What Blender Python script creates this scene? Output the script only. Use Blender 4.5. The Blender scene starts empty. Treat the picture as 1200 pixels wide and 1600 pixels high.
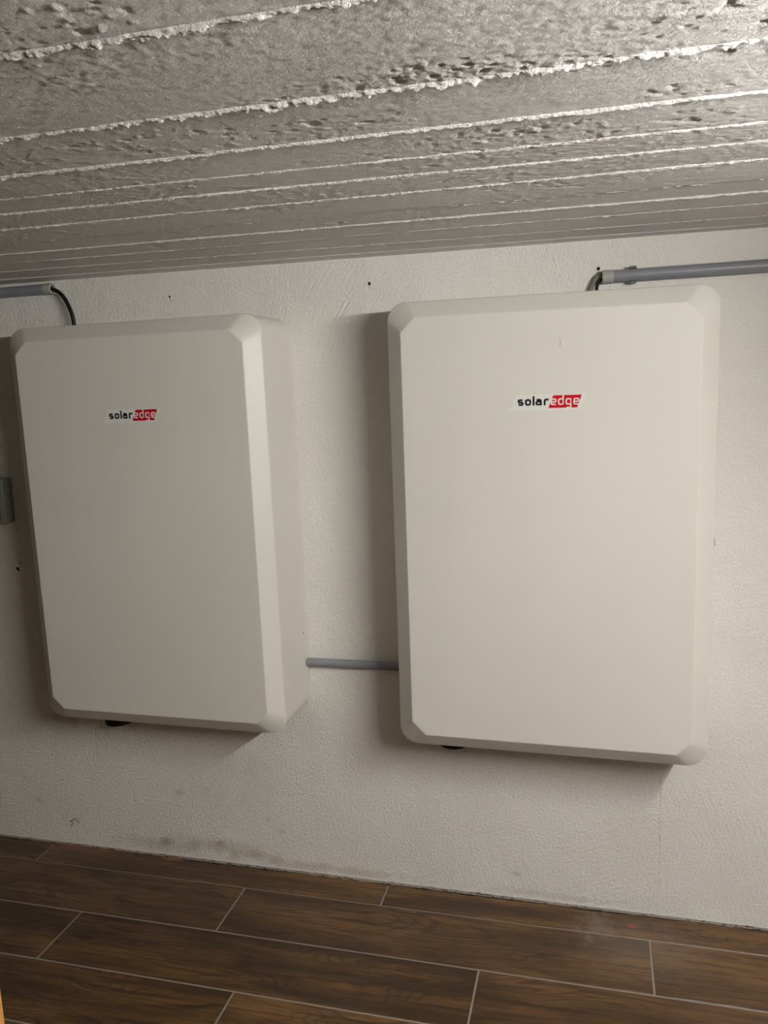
import bpy, bmesh, math, random
import numpy as np
from mathutils import Vector, Matrix, Euler

C = bpy.context.scene.collection
SC = bpy.context.scene
random.seed(7)

# ------------------------------------------------------------------ camera, world, exposure
cam_d = bpy.data.cameras.new('camera')
cam = bpy.data.objects.new('camera', cam_d); C.objects.link(cam)
cam.location = (1.6459, -2.2345, 1.5472)
cam.rotation_euler = (1.4123, 0.0396, 0.2552)
cam_d.sensor_fit = 'HORIZONTAL'; cam_d.sensor_width = 36.0
cam_d.lens = 1260.07 / 1200 * 36.0
cam_d.clip_start = 0.02
SC.camera = cam

w = bpy.data.worlds.new('world'); SC.world = w; w.use_nodes = True
w.node_tree.nodes['Background'].inputs[0].default_value = (0.5, 0.42, 0.33, 1)
w.node_tree.nodes['Background'].inputs[1].default_value = 0.0
vs = SC.view_settings
vs.view_transform = 'Standard'; vs.look = 'None'; vs.gamma = 1.0; vs.use_curve_mapping = False
vs.exposure = 0.0
LAMP_STRENGTH = 410.0
LAMP_COLOR = (1.0, 0.985, 0.945)

# room
X0, X1, Y0 = -1.7, 3.1, -4.3
HC = 1.9012
def ceil_z(x): return HC - 0.0064 * x

# ------------------------------------------------------------------ helpers
def link(name, me, mat=None, parent=None, smooth=None):
    o = bpy.data.objects.new(name, me); C.objects.link(o)
    if mat is not None and not me.materials: me.materials.append(mat)
    if parent is not None: o.parent = parent
    if smooth is not None:
        me.shade_smooth()
        me.set_sharp_from_angle(angle=math.radians(smooth))
    return o
def obj(name, bm, mat, parent=None, smooth=None):
    me = bpy.data.meshes.new(name)
    bmesh.ops.recalc_face_normals(bm, faces=bm.faces)
    bm.to_mesh(me); bm.free()
    return link(name, me, mat, parent, smooth)
def tag(o, label, cat, group=None):
    o['label'] = label; o['category'] = cat
    if group: o['group'] = group
    return o
def structure(o): o['kind'] = 'structure'; return o
def empty(name, loc=(0, 0, 0), rot=(0, 0, 0)):
    o = bpy.data.objects.new(name, None); C.objects.link(o)
    o.location = loc; o.rotation_euler = rot; o.empty_display_size = .05
    return o
def add_box(bm, a, b, bevel=0, seg=2):
    r = bmesh.ops.create_cube(bm, size=1.0)
    vs_ = r['verts']
    for v in vs_:
        v.co = Vector([(a[i] + b[i]) / 2 + v.co[i] * (b[i] - a[i]) for i in range(3)])
    if bevel:
        es = list({e for v in vs_ for e in v.link_edges})
        bmesh.ops.bevel(bm, geom=es, offset=bevel, segments=seg, affect='EDGES', profile=.5)
def add_lathe(bm, prof, n=32, M=Matrix.Identity(4), cap=True):
    rings = []
    for (r, h) in prof:
        if r < 1e-7: rings.append([bm.verts.new(M @ Vector((0, 0, h)))])
        else: rings.append([bm.verts.new(M @ Vector((r * math.cos(2*math.pi*i/n), r * math.sin(2*math.pi*i/n), h))) for i in range(n)])
    for a, b in zip(rings, rings[1:]):
        if len(a) == 1 and len(b) == 1: continue
        for i in range(n):
            j = (i + 1) % n
            if len(a) == 1: bm.faces.new((a[0], b[i], b[j]))
            elif len(b) == 1: bm.faces.new((a[i], b[0], a[j]))
            else: bm.faces.new((a[i], b[i], b[j], a[j]))
    if cap:
        for rg in (rings[0], rings[-1]):
            if len(rg) > 2:
                try: bm.faces.new(rg)
                except ValueError: pass
def along_x(x, y, z): return Matrix.Translation((x, y, z)) @ Euler((0, math.pi/2, 0)).to_matrix().to_4x4()
def tube_bm(pts, r, n=14, sub=8):
    # smooth tube through points (Catmull-Rom)
    P = [Vector(p) for p in pts]; P = [P[0]*2-P[1]] + P + [P[-1]*2-P[-2]]
    path = []
    for i in range(1, len(P)-2):
        for k in range(sub):
            t = k/sub
            a, b, c, d = P[i-1], P[i], P[i+1], P[i+2]
            path.append(.5*((2*b)+(c-a)*t+(2*a-5*b+4*c-d)*t*t+(-a+3*b-3*c+d)*t**3))
    path.append(P[-2])
    bm = bmesh.new(); rings = []; up = Vector((0, 1, 0))
    for i, p in enumerate(path):
        d = (path[min(i+1, len(path)-1)] - path[max(i-1, 0)]).normalized()
        s = d.cross(up).normalized(); u = s.cross(d)
        rings.append([bm.verts.new(p + r*(s*math.cos(2*math.pi*k/n)+u*math.sin(2*math.pi*k/n))) for k in range(n)])
    for a, b in zip(rings, rings[1:]):
        for k in range(n): bm.faces.new((a[k], b[k], b[(k+1) % n], a[(k+1) % n]))
    bm.faces.new(rings[0]); bm.faces.new(rings[-1])
    return bm

# numpy value noise
def vnoise(x, y, seed):
    rs = np.random.RandomState(seed); T = rs.rand(256, 256)*2-1
    xi = np.floor(x).astype(int); yi = np.floor(y).astype(int)
    fx = x-xi; fy = y-yi
    fx = fx*fx*fx*(fx*(fx*6-15)+10); fy = fy*fy*fy*(fy*(fy*6-15)+10)
    a = T[xi & 255, yi & 255]; b = T[(xi+1) & 255, yi & 255]; c = T[xi & 255, (yi+1) & 255]; d = T[(xi+1) & 255, (yi+1) & 255]
    return (a*(1-fx)+b*fx)*(1-fy)+(c*(1-fx)+d*fx)*fy
def fbm(x, y, seed, octv=3):
    s = 0; a = 1; n = 0
    for k in range(octv):
        s = s + a*vnoise(x*2**k+17.3*k, y*2**k+5.1*k, seed+k); n += a; a *= .5
    return s/n
def sstep(a, b, t):
    t = np.clip((t-a)/(b-a), 0, 1); return t*t*(3-2*t)

# ------------------------------------------------------------------ materials
class NT:
    def __init__(s, name, rough=.6, spec=.5):
        s.m = bpy.data.materials.new(name); s.m.use_nodes = True
        s.t = s.m.node_tree; s.b = s.t.nodes['Principled BSDF']
        s.b.inputs['Roughness'].default_value = rough
        s.b.inputs['Specular IOR Level'].default_value = spec
    def n(s, typ, **kw):
        nd = s.t.nodes.new(typ)
        for k, v in kw.items():
            if k in nd.inputs.keys(): s.set(nd.inputs[k], v)
            else: setattr(nd, k, v)
        return nd
    def set(s, inp, v):
        if hasattr(v, 'is_output') or isinstance(v, bpy.types.NodeSocket): s.t.links.new(v, inp)
        else: inp.default_value = v
    def math(s, op, a, b=0.0, c=None, clamp=False):
        nd = s.t.nodes.new('ShaderNodeMath'); nd.operation = op; nd.use_clamp = clamp
        s.set(nd.inputs[0], a); s.set(nd.inputs[1], b)
        if c is not None: s.set(nd.inputs[2], c)
        return nd.outputs[0]
    def mix(s, f, a, b):
        nd = s.t.nodes.new('ShaderNodeMix'); nd.data_type = 'RGBA'
        s.set(nd.inputs[0], f); s.set(nd.inputs[6], a if not isinstance(a, tuple) else (*a[:3], 1)); s.set(nd.inputs[7], b if not isinstance(b, tuple) else (*b[:3], 1))
        return nd.outputs[2]
    def coords(s, scale=(1, 1, 1), rot=(0, 0, 0), loc=(0, 0, 0), src=None):
        if src is None:
            tc = s.t.nodes.new('ShaderNodeTexCoord'); src = tc.outputs['Object']
        if any(rot):      # turn first, stretch afterwards
            mr = s.t.nodes.new('ShaderNodeMapping'); mr.inputs['Rotation'].default_value = rot
            s.t.links.new(src, mr.inputs[0]); src = mr.outputs[0]
        mp = s.t.nodes.new('ShaderNodeMapping'); mp.inputs['Scale'].default_value = scale
        mp.inputs['Location'].default_value = loc
        s.t.links.new(src, mp.inputs[0]); return mp.outputs[0]
    def noise(s, vec, scale=1.0, detail=3, rough=.5, dist=0.0):
        nd = s.t.nodes.new('ShaderNodeTexNoise'); s.t.links.new(vec, nd.inputs['Vector'])
        nd.inputs['Scale'].default_value = scale; nd.inputs['Detail'].default_value = detail
        nd.inputs['Roughness'].default_value = rough; nd.inputs['Distortion'].default_value = dist
        return nd.outputs[0]
    def ramp(s, f, a, b, lo=0.0, hi=1.0):
        nd = s.t.nodes.new('ShaderNodeMapRange'); nd.interpolation_type = 'SMOOTHSTEP'
        s.set(nd.inputs[0], f)
        for i, v in zip((1, 2, 3, 4), (a, b, lo, hi)): s.set(nd.inputs[i], v)
        return nd.outputs[0]
    def bump(s, h, dist=.001, strength=1.0, normal=None):
        nd = s.t.nodes.new('ShaderNodeBump'); s.set(nd.inputs['Height'], h)
        nd.inputs['Distance'].default_value = dist; nd.inputs['Strength'].default_value = strength
        if normal is not None: s.t.links.new(normal, nd.inputs['Normal'])
        return nd.outputs[0]
    def base(s, c): s.set(s.b.inputs['Base Color'], (*c, 1) if isinstance(c, tuple) else c)
    def normal(s, nrm): s.t.links.new(nrm, s.b.inputs['Normal'])

def plain(name, col, rough=.5, metal=0, spec=.5, bump=0, bscale=900):
    t = NT(name, rough, spec); t.base(col); t.b.inputs['Metallic'].default_value = metal
    if bump: t.normal(t.bump(t.noise(t.coords(), bscale, 2), bump))
    return t.m

def wall_material():
    t = NT('wall_plaster', .75, .25)
    v = t.coords()
    sep = t.n('ShaderNodeSeparateXYZ'); t.t.links.new(v, sep.inputs[0])
    X, Z = sep.outputs[0], sep.outputs[2]
    wob = t.noise(v, 22, 4, .6)
    wob2 = t.noise(v, 70, 3, .6)
    def blob(x, z, sx, sz, th=.9, w_=.9):
        dx = t.math('DIVIDE', t.math('SUBTRACT', X, x), sx)
        dz = t.math('DIVIDE', t.math('SUBTRACT', Z, z), sz)
        d = t.math('SQRT', t.math('ADD', t.math('MULTIPLY', dx, dx), t.math('MULTIPLY', dz, dz)))
        d = t.math('ADD', d, t.math('MULTIPLY', t.math('SUBTRACT', wob, .5), 1.8))
        return t.ramp(d, 1.15, .1)
    col = t.mix(t.ramp(t.noise(v, 2.2, 3), .3, .7), (.79, .765, .715), (.83, .805, .76))
    def stain(col, m, c, k): return t.mix(t.math('MULTIPLY', m, k, clamp=True), col, c)
    col = stain(col, blob(.42, .055, .20, .035), (.40, .33, .25), .42)
    col = stain(col, blob(.20, .035, .20, .03), (.38, .32, .25), .38)
    col = stain(col, blob(.235, .048, .030, .017, ), (.20, .16, .12), .5)
    col = stain(col, blob(.442, .063, .022, .014), (.38, .30, .23), .5)
    col = stain(col, blob(.56, .035, .12, .022), (.52, .42, .27), .6)
    col = stain(col, blob(.80, .02, .35, .02), (.46, .39, .30), .45)
    col = stain(col, blob(.305, .2315, .022, .012), (.40, .37, .33), .42)
    col = stain(col, blob(.616, .168, .02, .009), (.42, .39, .34), .5)
    col = stain(col, blob(.663, .128, .018, .01), (.42, .39, .34), .5)
    col = stain(col, blob(1.416, .078, .018, .012), (.45, .42, .38), .4)
    col = stain(col, blob(1.55, .02, .25, .015), (.5, .46, .41), .4)
    col = stain(col, blob(-.11, .4558, .07, .05), (.45, .38, .30), .45)
    col = stain(col, blob(-.2515, .148, .02, .012), (.45, .41, .36), .4)
    # crisp specks close to the floor
    spk = t.ramp(t.noise(t.coords((1, 1, 1.6)), 190, 2, .6), .69, .74)
    low = t.ramp(Z, .07, .0)
    lowx = t.ramp(t.noise(v, 5, 2), .48, .62)
    col = stain(col, t.math('MULTIPLY', spk, t.math('MULTIPLY', low, lowx)), (.05, .035, .03), .9)
    # thin line running down the plaster
    ln = t.math('ABSOLUTE', t.math('SUBTRACT', t.math('ADD', X, t.math('MULTIPLY', wob, .004)), 1.8225))
    lm = t.math('MULTIPLY', t.ramp(ln, .0022, .0006), t.math('MULTIPLY', t.ramp(Z, .06, .12), t.ramp(Z, .48, .38)))
    col = stain(col, t.math('MULTIPLY', lm, t.ramp(wob2, .35, .6)), (.4, .33, .28), .6)
    t.base(col)
    # relief: orange peel + brushed strokes in drifting directions
    fine = t.noise(v, 320, 3, .6)
    mid = t.noise(v, 120, 3, .6, .25)
    def strokes(ang, dens, lx, lz, off):
        # each zone: parallel brush lines at one slant, only where a broad mask lets them show
        st = t.noise(t.coords((dens, 1, 11), (0, ang, 0)), 1.0, 2, .5, .35)
        m = t.ramp(t.noise(t.coords(loc=(off, 0, off*2)), 2.6, 2, .5), .50, .62)
        return t.math('MULTIPLY', t.math('SUBTRACT', st, .5), m)
    h = t.math('ADD', t.math('MULTIPLY', fine, .7), t.math('MULTIPLY', mid, 1.15))
    for (a_, d_, o_, k_) in ((-.62, 150, 3.1, 1.1), (-.25, 170, 8.3, .8), (-1.15, 140, 13.7, .9), (.35, 150, 21.9, .6)):
        h = t.math('ADD', h, t.math('MULTIPLY', strokes(a_, d_, 0, 0, o_), k_))
    # the fan of strokes under the left unit
    dx = t.math('SUBTRACT', X, .42); dz = t.math('SUBTRACT', Z, .30)
    fm = t.ramp(t.math('SQRT', t.math('ADD', t.math('MULTIPLY', dx, dx), t.math('MULTIPLY', t.math('MULTIPLY', dz, dz), 3.0))), .30, .12)
    st = t.noise(t.coords((165, 1, 7), (0, -.72, 0)), 1.0, 2, .5, .3)
    h = t.math('ADD', h, t.math('MULTIPLY', t.math('MULTIPLY', t.math('SUBTRACT', st, .5), fm), 1.7))
    n1 = t.bump(h, .0027)
    n2 = t.bump(t.noise(v, 7, 3), .006, 1, n1)
    t.normal(n2)
    return t.m

def ceiling_material():
    t = NT('painted_concrete', .34, .6)
    v = t.coords()
    col = t.mix(t.ramp(t.noise(v, 3, 4), .3, .7), (.85, .81, .785), (.91, .875, .85))
    t.base(col)
    g = t.noise(t.coords((28, 300, 60)), 1.0, 4, .65)
    f = t.noise(t.coords((200, 290, 200)), 1.0, 5, .70)
    h = t.math('ADD', t.math('MULTIPLY', g, .5), t.math('MULTIPLY', f, 1.0))
    t.normal(t.bump(h, .0070))
    return t.m

def wood_tile_material():
    t = NT('wood_look_tile', .38, .5)
    tc = t.t.nodes.new('ShaderNodeTexCoord'); oi = t.t.nodes.new('ShaderNodeObjectInfo')
    off = t.t.nodes.new('ShaderNodeCombineXYZ')
    t.set(off.inputs[0], t.math('MULTIPLY', oi.outputs['Random'], 37.0)); t.set(off.inputs[1], t.math('MULTIPLY', oi.outputs['Random'], 91.0))
    add = t.t.nodes.new('ShaderNodeVectorMath'); add.operation = 'ADD'
    t.t.links.new(tc.outputs['Object'], add.inputs[0]); t.t.links.new(off.outputs[0], add.inputs[1])
    src = add.outputs[0]
    broad = t.noise(t.coords((1.5, 8.5, 1), src=src), 1.0, 1.5, .4, .5)
    rings = t.math('SINE', t.math('MULTIPLY', broad, 190.0))
    ring = t.ramp(rings, .2, 1.0)
    field = t.noise(t.coords((1.7, 12, 1), loc=(5, 3, 0), src=src), 1.0, 3, .55)
    streak = t.noise(t.coords((12, 330, 1), src=src), 1.0, 3, .65)
    streak2 = t.noise(t.coords((4.5, 75, 1), loc=(2, 9, 0), src=src), 1.0, 3, .6, .5)
    base = t.mix(t.ramp(field, .32, .68), (.048, .0225, .0065), (.150, .076, .024))
    base = t.mix(t.math('MULTIPLY', t.ramp(streak2, .46, .62), .65), base, (.030, .014, .006))
    base = t.mix(t.math('MULTIPLY', ring, t.ramp(t.noise(t.coords((2, 7, 1), loc=(8, 1, 0), src=src), 1.0, 2), .42, .58, .0, .62)), base, (.020, .010, .005))
    base = t.mix(t.math('MULTIPLY', t.ramp(streak, .50, .66), .6), base, (.022, .011, .005))
    knot = t.noise(t.coords((5, 15, 1), loc=(11, 4, 0), src=src), 1.0, 2, .5, .8)
    base = t.mix(t.math('MULTIPLY', t.ramp(knot, .64, .74), .75), base, (.016, .009, .005))
    br = t.mix(oi.outputs['Random'], (.82, .8, .78), (1.15, 1.15, 1.15))
    mx = t.n('ShaderNodeMix', data_type='RGBA', blend_type='MULTIPLY'); mx.inputs[0].default_value = 1
    t.t.links.new(base, mx.inputs[6]); t.t.links.new(br, mx.inputs[7])
    col = mx.outputs[2]
    # dust: specks and a wiped haze by the wall on the right, a little orange-red paint rub (world places)
    wp = t.t.nodes.new('ShaderNodeNewGeometry').outputs['Position']
    sep = t.n('ShaderNodeSeparateXYZ'); t.t.links.new(wp, sep.inputs[0])
    def blob(x, y, sx, sy, k=1.2):
        dx = t.math('DIVIDE', t.math('SUBTRACT', sep.outputs[0], x), sx); dy = t.math('DIVIDE', t.math('SUBTRACT', sep.outputs[1], y), sy)
        d = t.math('SQRT', t.math('ADD', t.math('MULTIPLY', dx, dx), t.math('MULTIPLY', dy, dy)))
        return t.ramp(t.math('ADD', d, t.math('MULTIPLY', t.math('SUBTRACT', t.noise(t.coords((1, 1, 1), src=wp), 30, 4, .6), .5), k)), 1.1, .2)
    dust = t.ramp(t.noise(t.coords((1, 1, 1), src=wp), 340, 1, .5), .795, .83)
    col = t.mix(t.math('MULTIPLY', dust, .7), col, (.38, .33, .27))
    col = t.mix(t.math('MULTIPLY', blob(1.64, -.085, .06, .085, 2.4), .2), col, (.30, .25, .22))
    col = t.mix(t.math('MULTIPLY', blob(1.76, -.15, .22, .16), .16), col, (.34, .28, .24))
    col = t.mix(t.math('MULTIPLY', blob(1.745, -.066, .028, .012, 2.0), .45), col, (.36, .09, .035))
    col = t.mix(t.math('MULTIPLY', blob(-.10, -.030, .16, .016), .6), col, (.17, .035, .02))
    col = t.mix(t.math('MULTIPLY', blob(.27, -.022, .045, .012), .6), col, (.30, .13, .06))
    t.base(col)
    t.set(t.b.inputs['Roughness'], t.ramp(streak, .3, .7, .33, .5))
    t.normal(t.bump(t.math('ADD', streak, t.math('MULTIPLY', streak2, .6)), .0004))
    return t.m

def joint_material():
    t = NT('rough_wall_joint', .8, .3)
    v = t.coords()
    base = t.mix(t.ramp(t.noise(v, 40, 4, .6), .46, .70), (.010, .008, .007), (.055, .05, .047))
    sep = t.n('ShaderNodeSeparateXYZ'); t.t.links.new(v, sep.inputs[0])
    redm = t.math('MULTIPLY', t.ramp(t.math('ABSOLUTE', t.math('SUBTRACT', sep.outputs[0], .02)), .42, .2), t.ramp(t.noise(v, 25, 3), .40, .58))
    t.base(t.mix(redm, base, (.11, .02, .013)))
    t.normal(t.bump(t.noise(v, 120, 3), .003))
    return t.m

M = {}
M['wall'] = wall_material()
M['ceiling'] = ceiling_material()
M['bare'] = plain('dark_unseen_wall', (.13, .115, .095), .9, bump=.002, bscale=60)  # unseen walls, colour kept dark to cut the fill light
M['plank'] = wood_tile_material()
M['grout'] = plain('tile_grout', (.25, .21, .175), .85, bump=.0006, bscale=300)
M['joint'] = joint_material()
def cover_material():
    t = NT('powder_coated_cover', .42, .42)
    v = t.coords()
    t.base(t.mix(t.ramp(t.noise(v, 2, 3), .3, .7), (.665, .645, .585), (.69, .67, .61)))
    t.normal(t.bump(t.noise(v, 1100, 2), .00012))
    return t.m
M['cover'] = cover_material()
M['smudge'] = plain('grey_scuff', (.42, .40, .36), .6)
M['chip'] = plain('dark_paint_chip', (.05, .045, .04), .6)
M['sticker'] = plain('white_label', (.72, .71, .67), .3)
M['ink'] = plain('black_ink', (.008, .008, .010), .4, spec=.2)
M['red'] = plain('red_ink', (.52, .003, .012), .4, spec=.2)
M['white_ink'] = plain('white_ink', (.80, .74, .72), .35)
M['rubber'] = plain('black_rubber', (.008, .008, .009), .6, spec=.3, bump=.0003)
M['pipe'] = plain('grey_plastic_pipe', (.235, .24, .265), .38, bump=.0001)
M['coupling'] = plain('light_grey_coupling', (.37, .375, .32), .45, bump=.0001)
M['clip'] = plain('dark_grey_clip', (.17, .17, .165), .5)
M['cable'] = plain('black_cable', (.006, .006, .007), .3)
M['cable_grey'] = plain('grey_cable', (.17, .165, .145), .5)
M['box'] = plain('grey_box_plastic', (.24, .25, .21), .5, bump=.0002)
M['box_dark'] = plain('dark_grey_rocker', (.085, .085, .09), .4)
M['pvc'] = plain('pale_grey_conduit', (.42, .42, .38), .5)
M['hole'] = plain('hole_shadow', (.012, .010, .009), .9)
M['metal'] = plain('white_enamel', (.8, .8, .78), .4)
def orange_wood():
    t = NT('orange_wood', .4, .5)
    v = t.coords((14, 14, 1.2))
    t.base(t.mix(t.ramp(t.noise(v, 3, 4, .6, .5), .35, .65), (.52, .24, .05), (.68, .36, .10)))
    return t.m
M['orange'] = orange_wood()

# ------------------------------------------------------------------ room shell
def shell(name, a, b, mat):
    bm = bmesh.new(); add_box(bm, a, b); return structure(obj(name, bm, mat))
wall = shell('wall_back', (X0-.1, 0, -.1), (X1+.1, .12, 2.1), M['wall'])
shell('wall_left', (X0-.12, Y0, -.1), (X0, 0, 2.1), M['bare'])
shell('wall_right', (X1, Y0, -.1), (X1+.12, 0, 2.1), M['bare'])
shell('wall_front', (X0-.1, Y0-.12, -.1), (X1+.1, Y0, 2.1), M['bare'])
floor = shell('floor', (X0, Y0, -.08), (X1, 0, -.0014), M['grout'])

# ceiling slab (slightly sloping), with the imprints of the formwork boards as pieces
bm = bmesh.new()
vv = {}
for x in (X0-.1, X1+.1):
    for y in (Y0-.1, .1):
        for k, dz in ((0, 0), (1, .14)): vv[(x, y, k)] = bm.verts.new((x, y, ceil_z(x)+dz))
xs, ys = (X0-.1, X1+.1), (Y0-.1, .1)
for k in (0, 1): bm.faces.new([vv[(xs[0], ys[0], k)], vv[(xs[1], ys[0], k)], vv[(xs[1], ys[1], k)], vv[(xs[0], ys[1], k)]])
for a, b in (((0, 0), (1, 0)), ((1, 0), (1, 1)), ((1, 1), (0, 1)), ((0, 1), (0, 0))):
    bm.faces.new([vv[(xs[a[0]], ys[a[1]], 0)], vv[(xs[b[0]], ys[b[1]], 0)], vv[(xs[b[0]], ys[b[1]], 1)], vv[(xs[a[0]], ys[a[1]], 1)]])
ceiling = structure(obj('ceiling', bm, M['ceiling']))

# seam: (y at x=0, y at x=2, ridge height, half width, lumpiness)
SEAMS = [(-.0005, -.0005, .0, .003, 0),
         (-.099, -.067, .0022, .0018, .4), (-.236, -.178, .0020, .0018, .6), (-.356, -.325, .0018, .0017, .6),
         (-.477, -.453, .0032, .0024, .3), (-.600, -.570, .0020, .0019, .7), (-.731, -.719, .0027, .0024, .55),
         (-.858, -.834, .0024, .0021, .55), (-.964, -.936, .0026, .0024, .5), (-1.086, -1.078, .0046, .0046, .3),
         (-1.242, -1.250, .0052, .0052, .75), (-1.466, -1.478, .0050, .0048, .7), (-1.665, -1.66, .004, .004, .5)]
XA, XB = -.45, 2.35
def heights(X, Y, bi, t):
    """protrusion below the slab (m); t = 0..1 across the board, bi = board number"""
    rs = random.Random(bi*13+5)
    lvl = .0035 + rs.uniform(-.0012, .0012) + (t-.5)*rs.uniform(-.0016, .0030)
    near = min(1.0, .62+bi*.055)
    h = lvl + 0*X
    amp = .55 + .55*sstep(-.3, .5, fbm(X*2.5, Y*4, 21+bi, 2))
    h = h + .00065*near*fbm(X*26, Y*170, 31+bi, 3)                # grain of the boards
    h = h + .00052*amp*fbm(X*130, Y*170, 51, 2) + .00022*amp*fbm(X*45, Y*80, 57, 2)
    h = h + .0007*fbm(X*4, Y*7, 61+bi, 2)
    ang = .9 + rs.uniform(-.35, .35)                              # oblique saw marks
    s = fbm((X*math.cos(ang)+Y*math.sin(ang))*170, (Y*math.cos(ang)-X*math.sin(ang))*12, 71+bi, 2)
    h = h + .00038*near*s*sstep(-.1, .5, fbm(X*3, Y*5, 91+bi, 2))
    # small raised flakes and pits
    patch = sstep(-.25, .45, fbm(X*4.5, Y*7, 131, 2))
    n = fbm(X*75, Y*120, 111, 2)
    h = h + .0013*near*sstep(.45, .70, n)*patch
    n = fbm(X*60, Y*105, 151, 2)
    h = h - .0016*near*sstep(.60, .75, n)*patch
    n = fbm(X*26, Y*44, 161, 2)
    h = h - .0022*near*sstep(.66, .76, n)*patch
    # honeycombed patches
    for (px, py, sx, sy, k) in ((1.47, -1.275, .11, .030, 1.0), (1.02, -1.50, .05, .03, .8), (1.62, -1.25, .08, .02, .6), (1.50, -1.02, .10, .03, .5), (1.25, -1.255, .05, .02, .5), (.83, -1.33, .10, .03, .35), (1.75, -1.12, .1, .03, .3), (1.30, -.97, .12, .03, .3)):
        m = np.exp(-((X-px)/sx)**2-((Y-py)/sy)**2)
        h = h + k*m*(.0030*np.abs(fbm(X*95, Y*120, 171, 3)) - .0050*sstep(.30, .55, fbm(X*75, Y*100, 181, 2)))
    return h
def grid_mesh(name, X, Y, Z, mat, parent):
    nx, ny = X.shape
    me = bpy.data.meshes.new(name)
    co = np.stack([X, Y, Z], -1).reshape(-1, 3).astype(np.float32)
    i = np.arange(nx-1)[:, None]*ny + np.arange(ny-1)[None, :]
    f = np.stack([i, i+1, i+ny+1, i+ny], -1).reshape(-1, 4)[:, ::1]
    me.vertices.add(len(co)); me.vertices.foreach_set('co', co.ravel())
    me.loops.add(f.size); me.loops.foreach_set('vertex_index', f.ravel().astype(np.int32))
    me.polygons.add(len(f)); me.polygons.foreach_set('loop_start', (np.arange(len(f))*4).astype(np.int32))
    me.update(calc_edges=True); me.validate()
    me.shade_smooth()
    return link(name, me, mat, parent)
for bi in range(len(SEAMS)-1):
    a, b = SEAMS[bi], SEAMS[bi+1]
    dx = .0038 if bi < 4 else .0030
    nx = int((XB-XA)/dx); width = abs(b[0]-a[0]); ny = max(8, int(width/(.0030 if bi > 3 else .0036)))
    x = np.linspace(XA, XB, nx)[:, None]; t = np.linspace(0, 1, ny)[None, :]
    ya = a[0]+(a[1]-a[0])*x/2; yb = b[0]+(b[1]-b[0])*x/2
    X = x + 0*t; Y = ya+(yb-ya)*t
    H = heights(X, Y, bi, t)
    if bi == 0: H = H*.6
    # boards round off and close up to the slab at their rim
    rim = np.minimum(np.arange(ny), np.arange(ny)[::-1])[None, :]
    H = np.where(rim == 0, -.001, np.maximum(H, .0002))
    rimx = np.minimum(np.arange(nx), np.arange(nx)[::-1])[:, None]
    H = np.where(rimx == 0, -.001, H)
    grid_mesh('board_imprint', X, Y, ceil_z(X)-H, M['ceiling'], ceiling)
for si, (y0, y1, hh, hw, lump) in enumerate(SEAMS[1:], 1):
    dx = .0016
    nx = int((XB-XA)/dx); x = np.linspace(XA, XB, nx)[:, None]
    u = np.linspace(-1, 1, 13)[None, :]
    wv = fbm(x*9, 0*x+si, 200+si, 3); wv2 = fbm(x*30, 0*x+si, 230+si, 3); wv3 = fbm(x*110, 0*x+si*3, 260+si, 2)
    W_ = hw*(1+lump*(.5*wv+.6*wv2+.35*wv3)); W_ = np.maximum(W_, hw*.45)
    A_ = hh*(1+lump*(.5*wv+.5*wv2+.40*wv3)); A_ = np.maximum(A_, hh*.15)
    yc = y0+(y1-y0)*x/2 + .0009*lump*wv3*hw/.003 + .0016*lump*wv2*hw/.003 + .0012*wv
    X = x+0*u; Y = yc+u*W_
    prof = np.where(u > 0, (1-np.abs(u)**3), (1-np.abs(u)**1.6))
    lum3 = fbm(X*120, Y*260, 300+si, 3)
    H = .0022 + A_*prof*(1+1.0*(lump+.1)*lum3)
    H = np.where(np.abs(u) > .99, -.001, H)
    o = grid_mesh('seam_ridge', X, Y, ceil_z(X)-H, M['ceiling'], ceiling)

# ------------------------------------------------------------------ floor: wood-look planks with recessed grout joints
PITCH, G = 1.2095, .0052
rows = [(-.1165, -.0150, -.19)]
y = -.1207; starts = [.5795, .1355, .735, .33, .93, .05, .64, .22, 1.02, .45]
k = 0
while y > Y0+.02:
    y2 = max(y-.2019, Y0+.002)
    rows.append((y2, y, starts[k % len(starts)] if k < 3 else starts[k % len(starts)]+.07*(k % 3)))
    y = y2-.0056; k += 1
full = None
def plank(x0, x1, y0, y1, me=None):
    if me is None:
        bm = bmesh.new(); L, Wd = x1-x0, y1-y0
        add_box(bm, (-L/2, -Wd/2, -.0072), (L/2, Wd/2, 0), bevel=.0009, seg=1)
        o = obj('plank', bm, M['plank'], floor)
    else:
        o = bpy.data.objects.new('plank', me); C.objects.link(o); o.parent = floor
    o.location = ((x0+x1)/2, (y0+y1)/2, 0)
    return o
for ri, (ya, yb, s) in enumerate(rows):
    xs_ = [s+PITCH*i for i in range(-4, 5)]
    for a, b in zip(xs_, xs_[1:]):
        x0, x1 = a+G/2, b-G/2
        c0, c1 = max(x0, X0+.002), min(x1, X1-.002)
        if c1-c0 < .03: continue
        whole = abs((c1-c0)-(x1-x0)) < 1e-6 and abs((yb-ya)-.2019) < 1e-4
        if whole and full is not None: plank(c0, c1, ya, yb, full)
        else:
            o = plank(c0, c1, ya, yb)
            if whole: full = o.data
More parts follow.
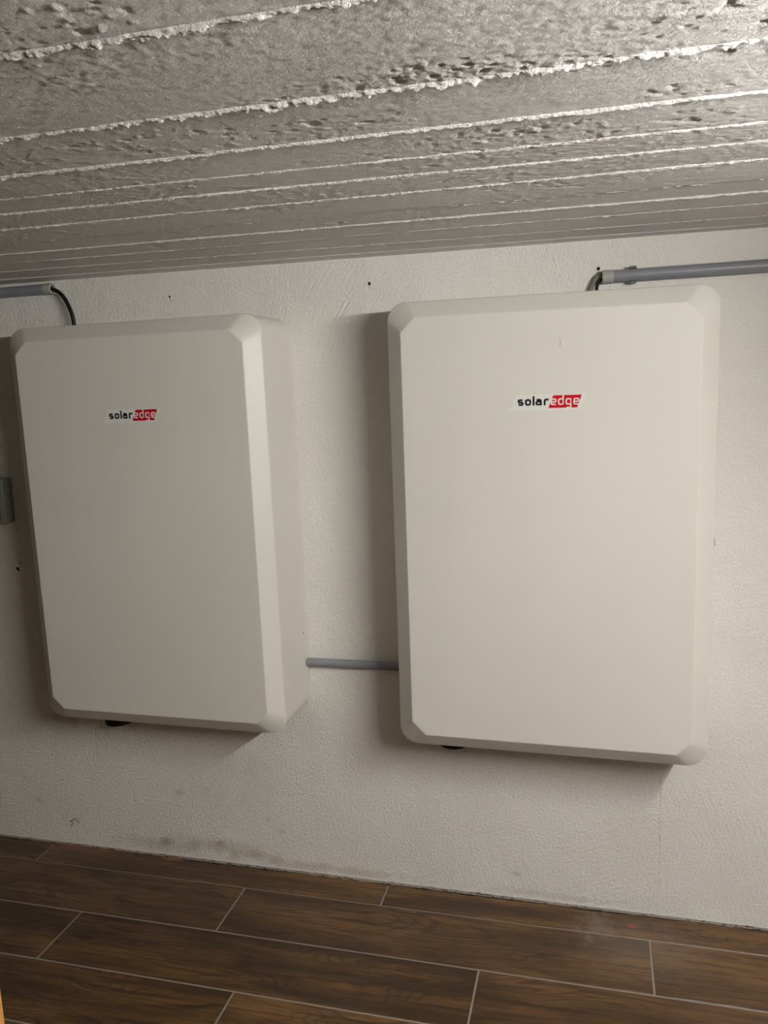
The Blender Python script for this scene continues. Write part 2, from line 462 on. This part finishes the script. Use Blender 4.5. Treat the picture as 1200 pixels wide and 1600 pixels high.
# rough unfilled joint along the wall
nx = 900; x = np.linspace(X0, X1, nx)[:, None]; u = np.linspace(0, 1, 14)[None, :]
wd = .0165+.0045*fbm(x*30, x*0+2, 402, 3)+.004*sstep(-.1, .4, fbm(x*2.3, x*0+7, 405, 2))
yy = -.0005 - u*wd
hz = -.0028+.0042*fbm((x+0*u)*70, u*6+0*x, 400, 3)
hz = np.where(-yy > .0138, np.maximum(hz, .0005), hz)
hz = np.where((u > .99), -.0015, hz)
grid_mesh('wall_joint', x+0*u, yy, hz, M['joint'], floor)

# ------------------------------------------------------------------ small marks on the wall
def splat(name, x, z, r, mat, seed, stretch=1.0, depth=.0006, rot=0.0):
    rs = random.Random(seed); bm = bmesh.new(); n = 16
    c = bm.verts.new((0, -depth, 0)); ring = []; ring2 = []
    for i in range(n):
        a = 2*math.pi*i/n; rr = r*(1+rs.uniform(-.22, .22))
        px, pz = rr*math.cos(a), rr*math.sin(a)*stretch
        px, pz = px*math.cos(rot)-pz*math.sin(rot), px*math.sin(rot)+pz*math.cos(rot)
        ring.append(bm.verts.new((px*.8, -depth, pz*.8))); ring2.append(bm.verts.new((px, .001, pz)))
    for i in range(n):
        j = (i+1) % n
        bm.faces.new((c, ring[i], ring[j])); bm.faces.new((ring[i], ring2[i], ring2[j], ring[j]))
    o = obj(name, bm, mat, wall); o.location = (x, 0, z); return o
def drill_hole(x, z, r, seed, stretch=1.1):
    bm = bmesh.new()   # chipped raised rim around a flat dark disc
    prof = [(r*1.75, .0005), (r*1.35, -.0010), (r*1.0, -.0009), (r*.93, .0)]
    Mx = Matrix.Rotation(math.pi/2, 4, 'X') @ Matrix.Scale(-1, 4, (0, 0, 1))
    rs = random.Random(seed)
    n = 18; jit = [1+rs.uniform(-.18, .18) for _ in range(n)]
    rings = [[bm.verts.new((pr*jit[i]*math.cos(2*math.pi*i/n), h, stretch*pr*jit[i]*math.sin(2*math.pi*i/n))) for i in range(n)] for pr, h in prof]
    for a, b in zip(rings, rings[1:]):
        for i in range(n): bm.faces.new((a[i], b[i], b[(i+1) % n], a[(i+1) % n]))
    o = obj('drill_hole', bm, M['wall'], wall); o.location = (x, 0, z)
    bm = bmesh.new(); bm.faces.new([bm.verts.new((.97*r*jit[i]*math.cos(2*math.pi*i/n), -.0004, stretch*.97*r*jit[i]*math.sin(2*math.pi*i/n))) for i in range(n)])
    obj('bore_shade', bm, M['hole'], o)  # flat disc, coloured near-black for the shade inside the hole
drill_hole(.414, 1.826, .0035, 1); drill_hole(1.032, 1.822, .0042, 2, 1.3); drill_hole(1.648, 1.8175, .0046, 3)
drill_hole(-.227, .982, .0062, 4); drill_hole(-.213, 1.003, .003, 5)
splat('paint_chip', .416, 1.816, .002, M['smudge'], 6, 2.2)
splat('paint_chip', 1.034, 1.811, .0018, M['smudge'], 7, 2.6)
# short red scratch and pencil marks
def scratch(pts, r, mat, name='scratch'):
    bm = tube_bm([(px, -.0003, pz) for px, pz in pts], r, 6, 3); return obj(name, bm, mat, wall)
M['redmark'] = plain('dark_red_mark', (.13, .03, .02), .7)
M['pencil'] = plain('pencil_grey', (.26, .24, .22), .7)
scratch([(-.128, .060), (-.121, .078), (-.131, .083), (-.118, .086), (-.113, .094)], .0013, M['redmark'])
scratch([(-.113, .094), (-.104, .090), (-.095, .078)], .0013, M['redmark'])
for z_ in (1.098, 1.091): scratch([(1.934, z_), (1.944, z_+.0006), (1.948, z_)], .0007, M['pencil'], 'pencil_mark')
scratch([(1.945, 1.112), (1.9445, 1.102), (1.946, 1.09)], .0006, M['pencil'], 'pencil_mark')
scratch([(1.936, 1.083), (1.940, 1.079), (1.943, 1.082), (1.941, 1.073)], .0007, M['pencil'], 'pencil_mark')
scratch([(1.826, .545), (1.8255, .52), (1.824, .505)], .0011, M['pencil'], 'pencil_mark')

# ------------------------------------------------------------------ battery units
BW, BH, BR = .79, 1.179, .0493
DEP, FACE, INS, CUT = .2024, .2349, .0414, .0361
def stroke_mesh(bm, pts, t, closed=False, rad=.3, u=.016, ox=0, oz=0, y=0.0, sx=1.0):
    """flat ribbon of width t along a polyline with rounded corners (letter units)"""
    P = [Vector((p[0], p[1])) for p in pts]; n = len(P); path = []
    for i in range(n):
        if not closed and i in (0, n-1): path.append(P[i]); continue
        a, b, c = P[i-1], P[i], P[(i+1) % n]
        d1 = (a-b); d2 = (c-b); r = min(rad, d1.length*.49, d2.length*.49)
        p0 = b+d1.normalized()*r; p2 = b+d2.normalized()*r
        for k in range(7):
            s = k/6; path.append(p0*(1-s)**2+b*2*s*(1-s)+p2*s*s)
    m = len(path); L = []; R_ = []
    for i in range(m):
        if closed: d = path[(i+1) % m]-path[i-1]
        else: d = path[min(i+1, m-1)]-path[max(i-1, 0)]
        d.normalize(); nrm = Vector((-d.y, d.x))*t/2
        for lst, q in ((L, path[i]+nrm), (R_, path[i]-nrm)):
            lst.append(bm.verts.new((ox+q.x*u*sx, y, oz+q.y*u)))
    for i in range(m if closed else m-1):
        j = (i+1) % m; bm.faces.new((L[i], L[j], R_[j], R_[i]))
def letters(bm, which, y):
    U = .016; OX, OZ = .3300, .9135
    def S(pts, t, x, **kw): stroke_mesh(bm, [(x+px, pz) for px, pz in pts], t, ox=OX, oz=OZ, y=y, **kw)
    if which == 'solar':
        t = .295; h = t/2; a, b, lo, hi = h, .90-h, h, 1-h
        S([(b, hi), (a, hi), (a, .5), (b, .5), (b, lo), (a-.02, lo)], t, 0, rad=.16)
        S([(a, lo), (a, hi), (b+.04, hi), (b+.04, lo)], t, 1.10, closed=True, rad=.24)
        S([(0, 0), (0, 1.42)], t, 2.40)
        S([(a+.03, hi), (b+.05, hi), (b+.05, .2), (b+.05, 0)], t, 2.68, rad=.22)
        S([(b+.05, .58), (a, .58), (a, lo), (b+.05, lo)], t*.95, 2.68, rad=.18)
        S([(a, 0), (a, hi), (.76, hi)], t, 3.90, rad=.22)
    else:
        t = .20; h = t/2; a, b, lo, hi = h, .86-h, h, 1-h
        for x in (4.93, 8.28): S([(b, lo), (a, lo), (a, hi), (b, hi), (b, .47), (a, .47)], t, x, rad=.2)
        S([(a, lo), (a, hi), (b, hi), (b, lo)], t, 6.02, closed=True, rad=.22)
        S([(b, lo), (b, 1.46)], t*1.1, 6.02)
        S([(a, lo), (a, hi), (b, hi), (b, lo)], t, 7.14, closed=True, rad=.22)
        S([(b, 1-h), (b, -.40), (a+.02, -.40)], t*1.05, 7.14, rad=.2)
def battery(loc_x, loc_z, tilt, yaw, label, specks, gx, gz):
    root = empty('wall_battery', (loc_x+BW/2, 0, loc_z+BH/2), (0, tilt, yaw))
    tag(root, label, 'battery', None)
    Mw = Matrix.Translation(root.location) @ Euler((0, tilt, yaw)).to_matrix().to_4x4()
    N = 14
    def ext(pts, pp, sx, sz, y):
        """the corner run plus one extra point on each straight side, so the flats shade flat"""
        e = .016
        vert_first = sx*sz > 0
        a = (pp[0][0], pp[0][1]-sz*e) if vert_first else (pp[0][0]-sx*e, pp[0][1])
        b = (pp[-1][0]-sx*e, pp[-1][1]) if vert_first else (pp[-1][0], pp[-1][1]-sz*e)
        for q in [a]+pp+[b]: pts.append((q[0], y, q[1]))
    def ring(y, ins, mode, r=None):
        pts = []
        for (sx, sz, a0) in ((1, 1, 0), (-1, 1, 90), (-1, -1, 180), (1, -1, 270)):
            if mode == 'arc':
                rr = BR-ins
                cx, cz = sx*(BW/2-BR), sz*(BH/2-BR)
                pp = [(cx+rr*math.cos(math.radians(a0+90*k/N)), cz+rr*math.sin(math.radians(a0+90*k/N))) for k in range(N+1)]
                ext(pts, pp, sx, sz, y)
            else:
                w2, h2 = BW/2-ins, BH/2-ins; c = CUT
                pa, pb = (w2, h2-c), (w2-c, h2)
                e0, e1 = (pa, pb) if sx*sz > 0 else (pb, pa)
                pp = [(sx*(e0[0]*(1-k/N)+e1[0]*k/N), sz*(e0[1]*(1-k/N)+e1[1]*k/N)) for k in range(N+1)]
                ext(pts, pp, sx, sz, y)
        return pts
    rings = []
    back = ring(0, 0, 'arc')
    bk = []
    inv = Mw.inverted()
    for p in back:
        q = Mw @ Vector(p); q.y = -.0012; bk.append(tuple(inv @ q))
    rings.append(bk)
    rings.append([(x_, -(.03), z_) for x_, _, z_ in back])
    rings.append(ring(-(DEP-.0022), 0, 'arc')); rings.append(ring(-(DEP-.0006), .0005, 'arc')); rings.append(ring(-(DEP+.0010), .0018, 'arc'))
    rings.append(ring(-(FACE-.0014), INS-.0018, 'cut')); rings.append(ring(-(FACE-.0004), INS-.0003, 'cut')); rings.append(ring(-FACE, INS+.0014, 'cut'))
    bm = bmesh.new(); R = [[bm.verts.new(p) for p in rg] for rg in rings]; n = len(R[0])
    for a, b in zip(R, R[1:]):
        for i in range(n): bm.faces.new((a[i], b[i], b[(i+1) % n], a[(i+1) % n]))
    bm.faces.new(R[-1]); bm.faces.new(R[0])
    for f_ in bm.faces: f_.smooth = True
    for ri_ in (0, 2, 4, 5, 7):
        for i in range(n): bm.edges.get((R[ri_][i], R[ri_][(i+1) % n])).smooth = False
    obj('cover', bm, M['cover'], root)
    # label: sticker with red patch and lettering (local origin = lower left corner of the unit)
    def shift(o): o.location = (-BW/2, 0, -BH/2); return o
    bm = bmesh.new()
    q = [(.3105, .9010), (.4790, .9010), (.4925, .9400), (.3259, .9400)]
    f = [bm.verts.new((x_, -FACE-.00035, z_)) for x_, z_ in q]; bk2 = [bm.verts.new((x_, -FACE+.0001, z_)) for x_, z_ in q]
    bm.faces.new(f)
    for i in range(4): bm.faces.new((f[i], f[(i+1) % 4], bk2[(i+1) % 4], bk2[i]))
    st = shift(obj('label_sticker', bm, M['sticker'], root)); st['label'] = 'white parallelogram sticker with black and white lettering'
    bm = bmesh.new(); bm.faces.new([bm.verts.new((x_, -FACE-.0005, z_)) for x_, z_ in [(.4035, .9067), (.4710, .9067), (.4822, .9370), (.4150, .9370)]])
    rp = obj('red_patch', bm, M['red'], st); rp['label'] = 'slanted red patch'
    bm = bmesh.new(); letters(bm, 'solar', -FACE-.00055); lt = obj('lettering', bm, M['ink'], st); lt['label'] = 'black lettering reading solar'
    bm = bmesh.new(); letters(bm, 'edge', -FACE-.00065); lt = obj('lettering', bm, M['white_ink'], st); lt['label'] = 'white lettering reading edge'
    # round black gland under the bottom
    bm = bmesh.new()
    add_lathe(bm, [(.030, .0), (.030, -.020), (.044, -.022), (.046, -.027), (.046, -.056), (.044, -.061), (.036, -.064), (0, -.065)], 36)
    g = shift(obj('cable_gland', bm, M['rubber'], root, 35)); g.location = (-BW/2+gx, -.053, -BH/2+gz)
    g['label'] = 'round black gland under the bottom'
    for (nm, pts, r, mat, yy_) in specks:
        bm = tube_bm([(a, yy_, b) for a, b in pts], r, 6, 3)
        for v in bm.verts: v.co.y = yy_ + (v.co.y-yy_)*.25
        shift(obj(nm, bm, mat, root))
    return root
bl = battery(0.0, .5646, -.0016, -.0110, 'white wall battery with chamfered front, left of the two, showing its right side', [], .140, -.011)
br_ = battery(1.1279, .5653, .0047, -.0044, 'white wall battery with chamfered front seen head-on, under the long grey pipe',
              [('scuff', [(.431, 1.068), (.432, 1.060), (.430, 1.052)], .0010, M['smudge'], -FACE)], .121, .000)
# dark chip on the right flank of the left unit
bm = bmesh.new(); bmesh.ops.create_icosphere(bm, subdivisions=2, radius=.5)
for v in bm.verts: v.co = Vector((v.co.x*.0012, v.co.y*.0045, v.co.z*.010))
o = obj('paint_chip', bm, M['chip'], bl); o.location = (BW/2, -.030, .793-.5646-BH/2+.02)

# ------------------------------------------------------------------ pipes, cables, box
def pipe_run(name, x0, x1, y, z, r, label, cap=None, clips=(), group=None):
    """cap: +1 / -1 = coupling on the right / left end"""
    root = empty(name, ((x0+x1)/2, y, z)); tag(root, label, 'pipe', group)
    cx = (x0+x1)/2
    bm = bmesh.new(); prof = [(r-.0016, x0-cx), (r, x0-cx), (r, x1-cx), (r-.0016, x1-cx), (r-.0016, x0-cx)]
    add_lathe(bm, prof, 40, along_x(0, 0, 0), cap=False)
    obj('pipe_length', bm, M['pipe'], root, 40)
    if cap:
        e = (x1 if cap > 0 else x0)-cx
        L = .028
        a, b = (e-.018, e+.010) if cap > 0 else (e-.010, e+.018)
        bm = bmesh.new(); ro = r+.0012
        add_lathe(bm, [(r-.0030, a), (ro-.0008, a), (ro, a+.001), (ro, b-.001), (ro-.0008, b), (r-.0030, b), (r-.0030, a)], 40, along_x(0, 0, 0), cap=False)
        c = obj('coupling', bm, M['coupling'], root, 35); c['label'] = 'pale greenish-grey end coupling'
        bm = bmesh.new(); bmesh.ops.create_circle(bm, cap_ends=True, segments=24, radius=r-.0017, matrix=along_x(e-cap*.02, 0, 0)); obj('bore_shade', bm, M['hole'], root)  # disc closing the pipe, its dark colour stands in for shade inside
    for cxp in clips:
        bm = bmesh.new(); n = 20; ri, ro = r+.0003, r+.0022; w2 = .0095
        pr = []
        for k in range(n+1):
            a = math.radians(-38+ (256)*k/n) ; pr.append(a)   # open towards the camera side
        rows_ = []
        for a in pr:
            a2 = a+math.radians(-0)
            cs, sn = math.cos(a2), math.sin(a2)
            rows_.append([bm.verts.new((cxp-cx+sx*w2, rr*sn, rr*cs)) for rr, sx in ((ri, -1), (ri, 1), (ro, 1), (ro, -1))])
        for A, B in zip(rows_, rows_[1:]):
            for k in range(4): bm.faces.new((A[k], A[(k+1) % 4], B[(k+1) % 4], B[k]))
        bm.faces.new(rows_[0]); bm.faces.new(rows_[-1])
        for s in (1, -1):   # lugs
            zc = s*(ro+.0020)
            add_box(bm, (cxp-cx-.0085, -.008, zc-.0022), (cxp-cx+.0085, .004, zc+.0022), .0009, 1)
        add_box(bm, (cxp-cx-.007, ro-.001, -.009), (cxp-cx+.007, -y-.0005, .009))
        obj('pipe_clip', bm, M['clip'], root)
    return root
pipe_run('conduit_pipe', -1.5, .022, -.0215, 1.8735, .0150, 'grey conduit pipe at the upper left ending above the left battery', 1, (-.185, -.9))
pipe_run('conduit_pipe', 1.668, X1-.002, -.0215, 1.7935, .0155, 'grey conduit pipe at the upper right above the right battery', -1, (1.733, 2.45))
pipe_run('conduit_pipe', BW+.002, 1.1279+.0005, -.0175, .7165, .0128, 'short grey conduit pipe joining the two batteries at the wall')

def cable(pts, r, mat, label):
    bm = tube_bm(pts, r, 14, 10); return tag(obj('power_cable', bm, mat, None, 60), label, 'cable')
cable([(-.02, -.0235, 1.8735), (.030, -.024, 1.872), (.068, -.026, 1.848), (.094, -.030, 1.80), (.102, -.032, 1.76), (.103, -.032, 1.7475)], .0062, M['cable'],
      'black cable curving from the left pipe down behind the left battery')
cable([(1.70, -.019, 1.793), (1.659, -.020, 1.790), (1.646, -.026, 1.776), (1.6435, -.030, 1.757), (1.6435, -.032, 1.7475)], .0045, M['cable'],
      'black cable dropping from the right pipe behind the right battery')
cable([(1.70, -.0165, 1.801), (1.655, -.0165, 1.800), (1.640, -.0165, 1.788), (1.630, -.0165, 1.765), (1.627, -.0165, 1.7475)], .0048, M['cable_grey'],
      'grey cable bending beside the black one at the right pipe end')

# surface-mounted grey box with two rockers at the left edge
sw = empty('switch_box', (-.250, 0, 1.217)); tag(sw, 'grey surface-mounted box with two dark rockers at the left edge', 'box')
bm = bmesh.new(); add_box(bm, (-.036, -.046, -.074), (.036, -.0005, .074), .006, 3); obj('housing', bm, M['box'], sw, 40)
for zc in (.034, -.034):
    bm = bmesh.new(); add_box(bm, (-.030, -.0490, zc-.031), (.026, -.044, zc+.031), .0012, 2); fr = obj('frame', bm, M['box'], sw)
    bm = bmesh.new(); add_box(bm, (-.025, -.0515, zc-.026), (.0205, -.046, zc+.026), .001, 2); obj('rocker', bm, M['box_dark'], fr)
bm = bmesh.new(); add_lathe(bm, [(.0125, .0735), (.0125, .088), (.0105, .090)], 28, Matrix.Translation((.0, -.024, 0)))
obj('cable_entry', bm, M['box'], sw, 40)
cp = empty('vertical_conduit', (-.256, -.024, 1.5)); tag(cp, 'pale vertical conduit rising from the grey box at the left edge', 'pipe')
bm = bmesh.new(); add_lathe(bm, [(.0100, 1.309-1.5), (.0100, 1.852-1.5)], 28); obj('pipe_length', bm, M['pvc'], cp, 40)
bm = bmesh.new(); add_lathe(bm, [(.0115, 1.312-1.5), (.0128, 1.313-1.5), (.0128, 1.337-1.5), (.0115, 1.338-1.5)], 28); obj('coupling', bm, M['pvc'], cp, 40)
bm = bmesh.new(); add_box(bm, (-.004, .009, -.12), (.004, .0235, -.10)); add_box(bm, (-.012, -.011, -.118), (.012, .0095, -.102), .002, 1); obj('pipe_clip', bm, M['clip'], cp)

# orange wooden panel whose edge enters at the lower left
pn = empty('wooden_panel', (.30, -1.125, 0)); tag(pn, 'orange wooden panel cut off by the lower left corner of the photo', 'panel')
bm = bmesh.new(); add_box(bm, (-.45, -.018, .0), (.2560, .018, .80), .003, 3); obj('board', bm, M['orange'], pn, 40)
bm = bmesh.new(); add_box(bm, (-.46, -.024, .80), (.2560, .024, .822), .003, 2); obj('top_edge', bm, M['orange'], pn, 40)

# ------------------------------------------------------------------ the room's lamp: a 1.3 m tube on the ceiling right of the frame
LX, LYA, LYB, LZ = 2.43, -2.42, -1.14, 1.778
lamp = empty('tube_lamp', (LX, (LYA+LYB)/2, ceil_z(LX))); tag(lamp, 'white ceiling batten with one bare fluorescent tube, right of the batteries', 'lamp')
cz = ceil_z(LX)
bm = bmesh.new(); add_box(bm, (-.022, -.66, -.074), (.022, .66, -.003), .002, 2); obj('batten', bm, M['metal'], lamp, 40)
for s in (-1, 1):
    bm = bmesh.new(); add_box(bm, (-.014, s*.652-.008, LZ-cz-.018), (.014, s*.652+.008, -.071), .003, 2); obj('tube_holder', bm, M['metal'], lamp, 40)
em = NT('glowing_tube'); em.b.inputs['Emission Color'].default_value = (*LAMP_COLOR, 1); em.b.inputs['Emission Strength'].default_value = LAMP_STRENGTH
em.base((.9, .9, .9))
bm = bmesh.new(); add_lathe(bm, [(.013, -.643), (.013, .643)], 24, Matrix.Translation((0, 0, LZ-cz)) @ Euler((math.pi/2, 0, 0)).to_matrix().to_4x4())
obj('tube', bm, em.m, lamp, 60)
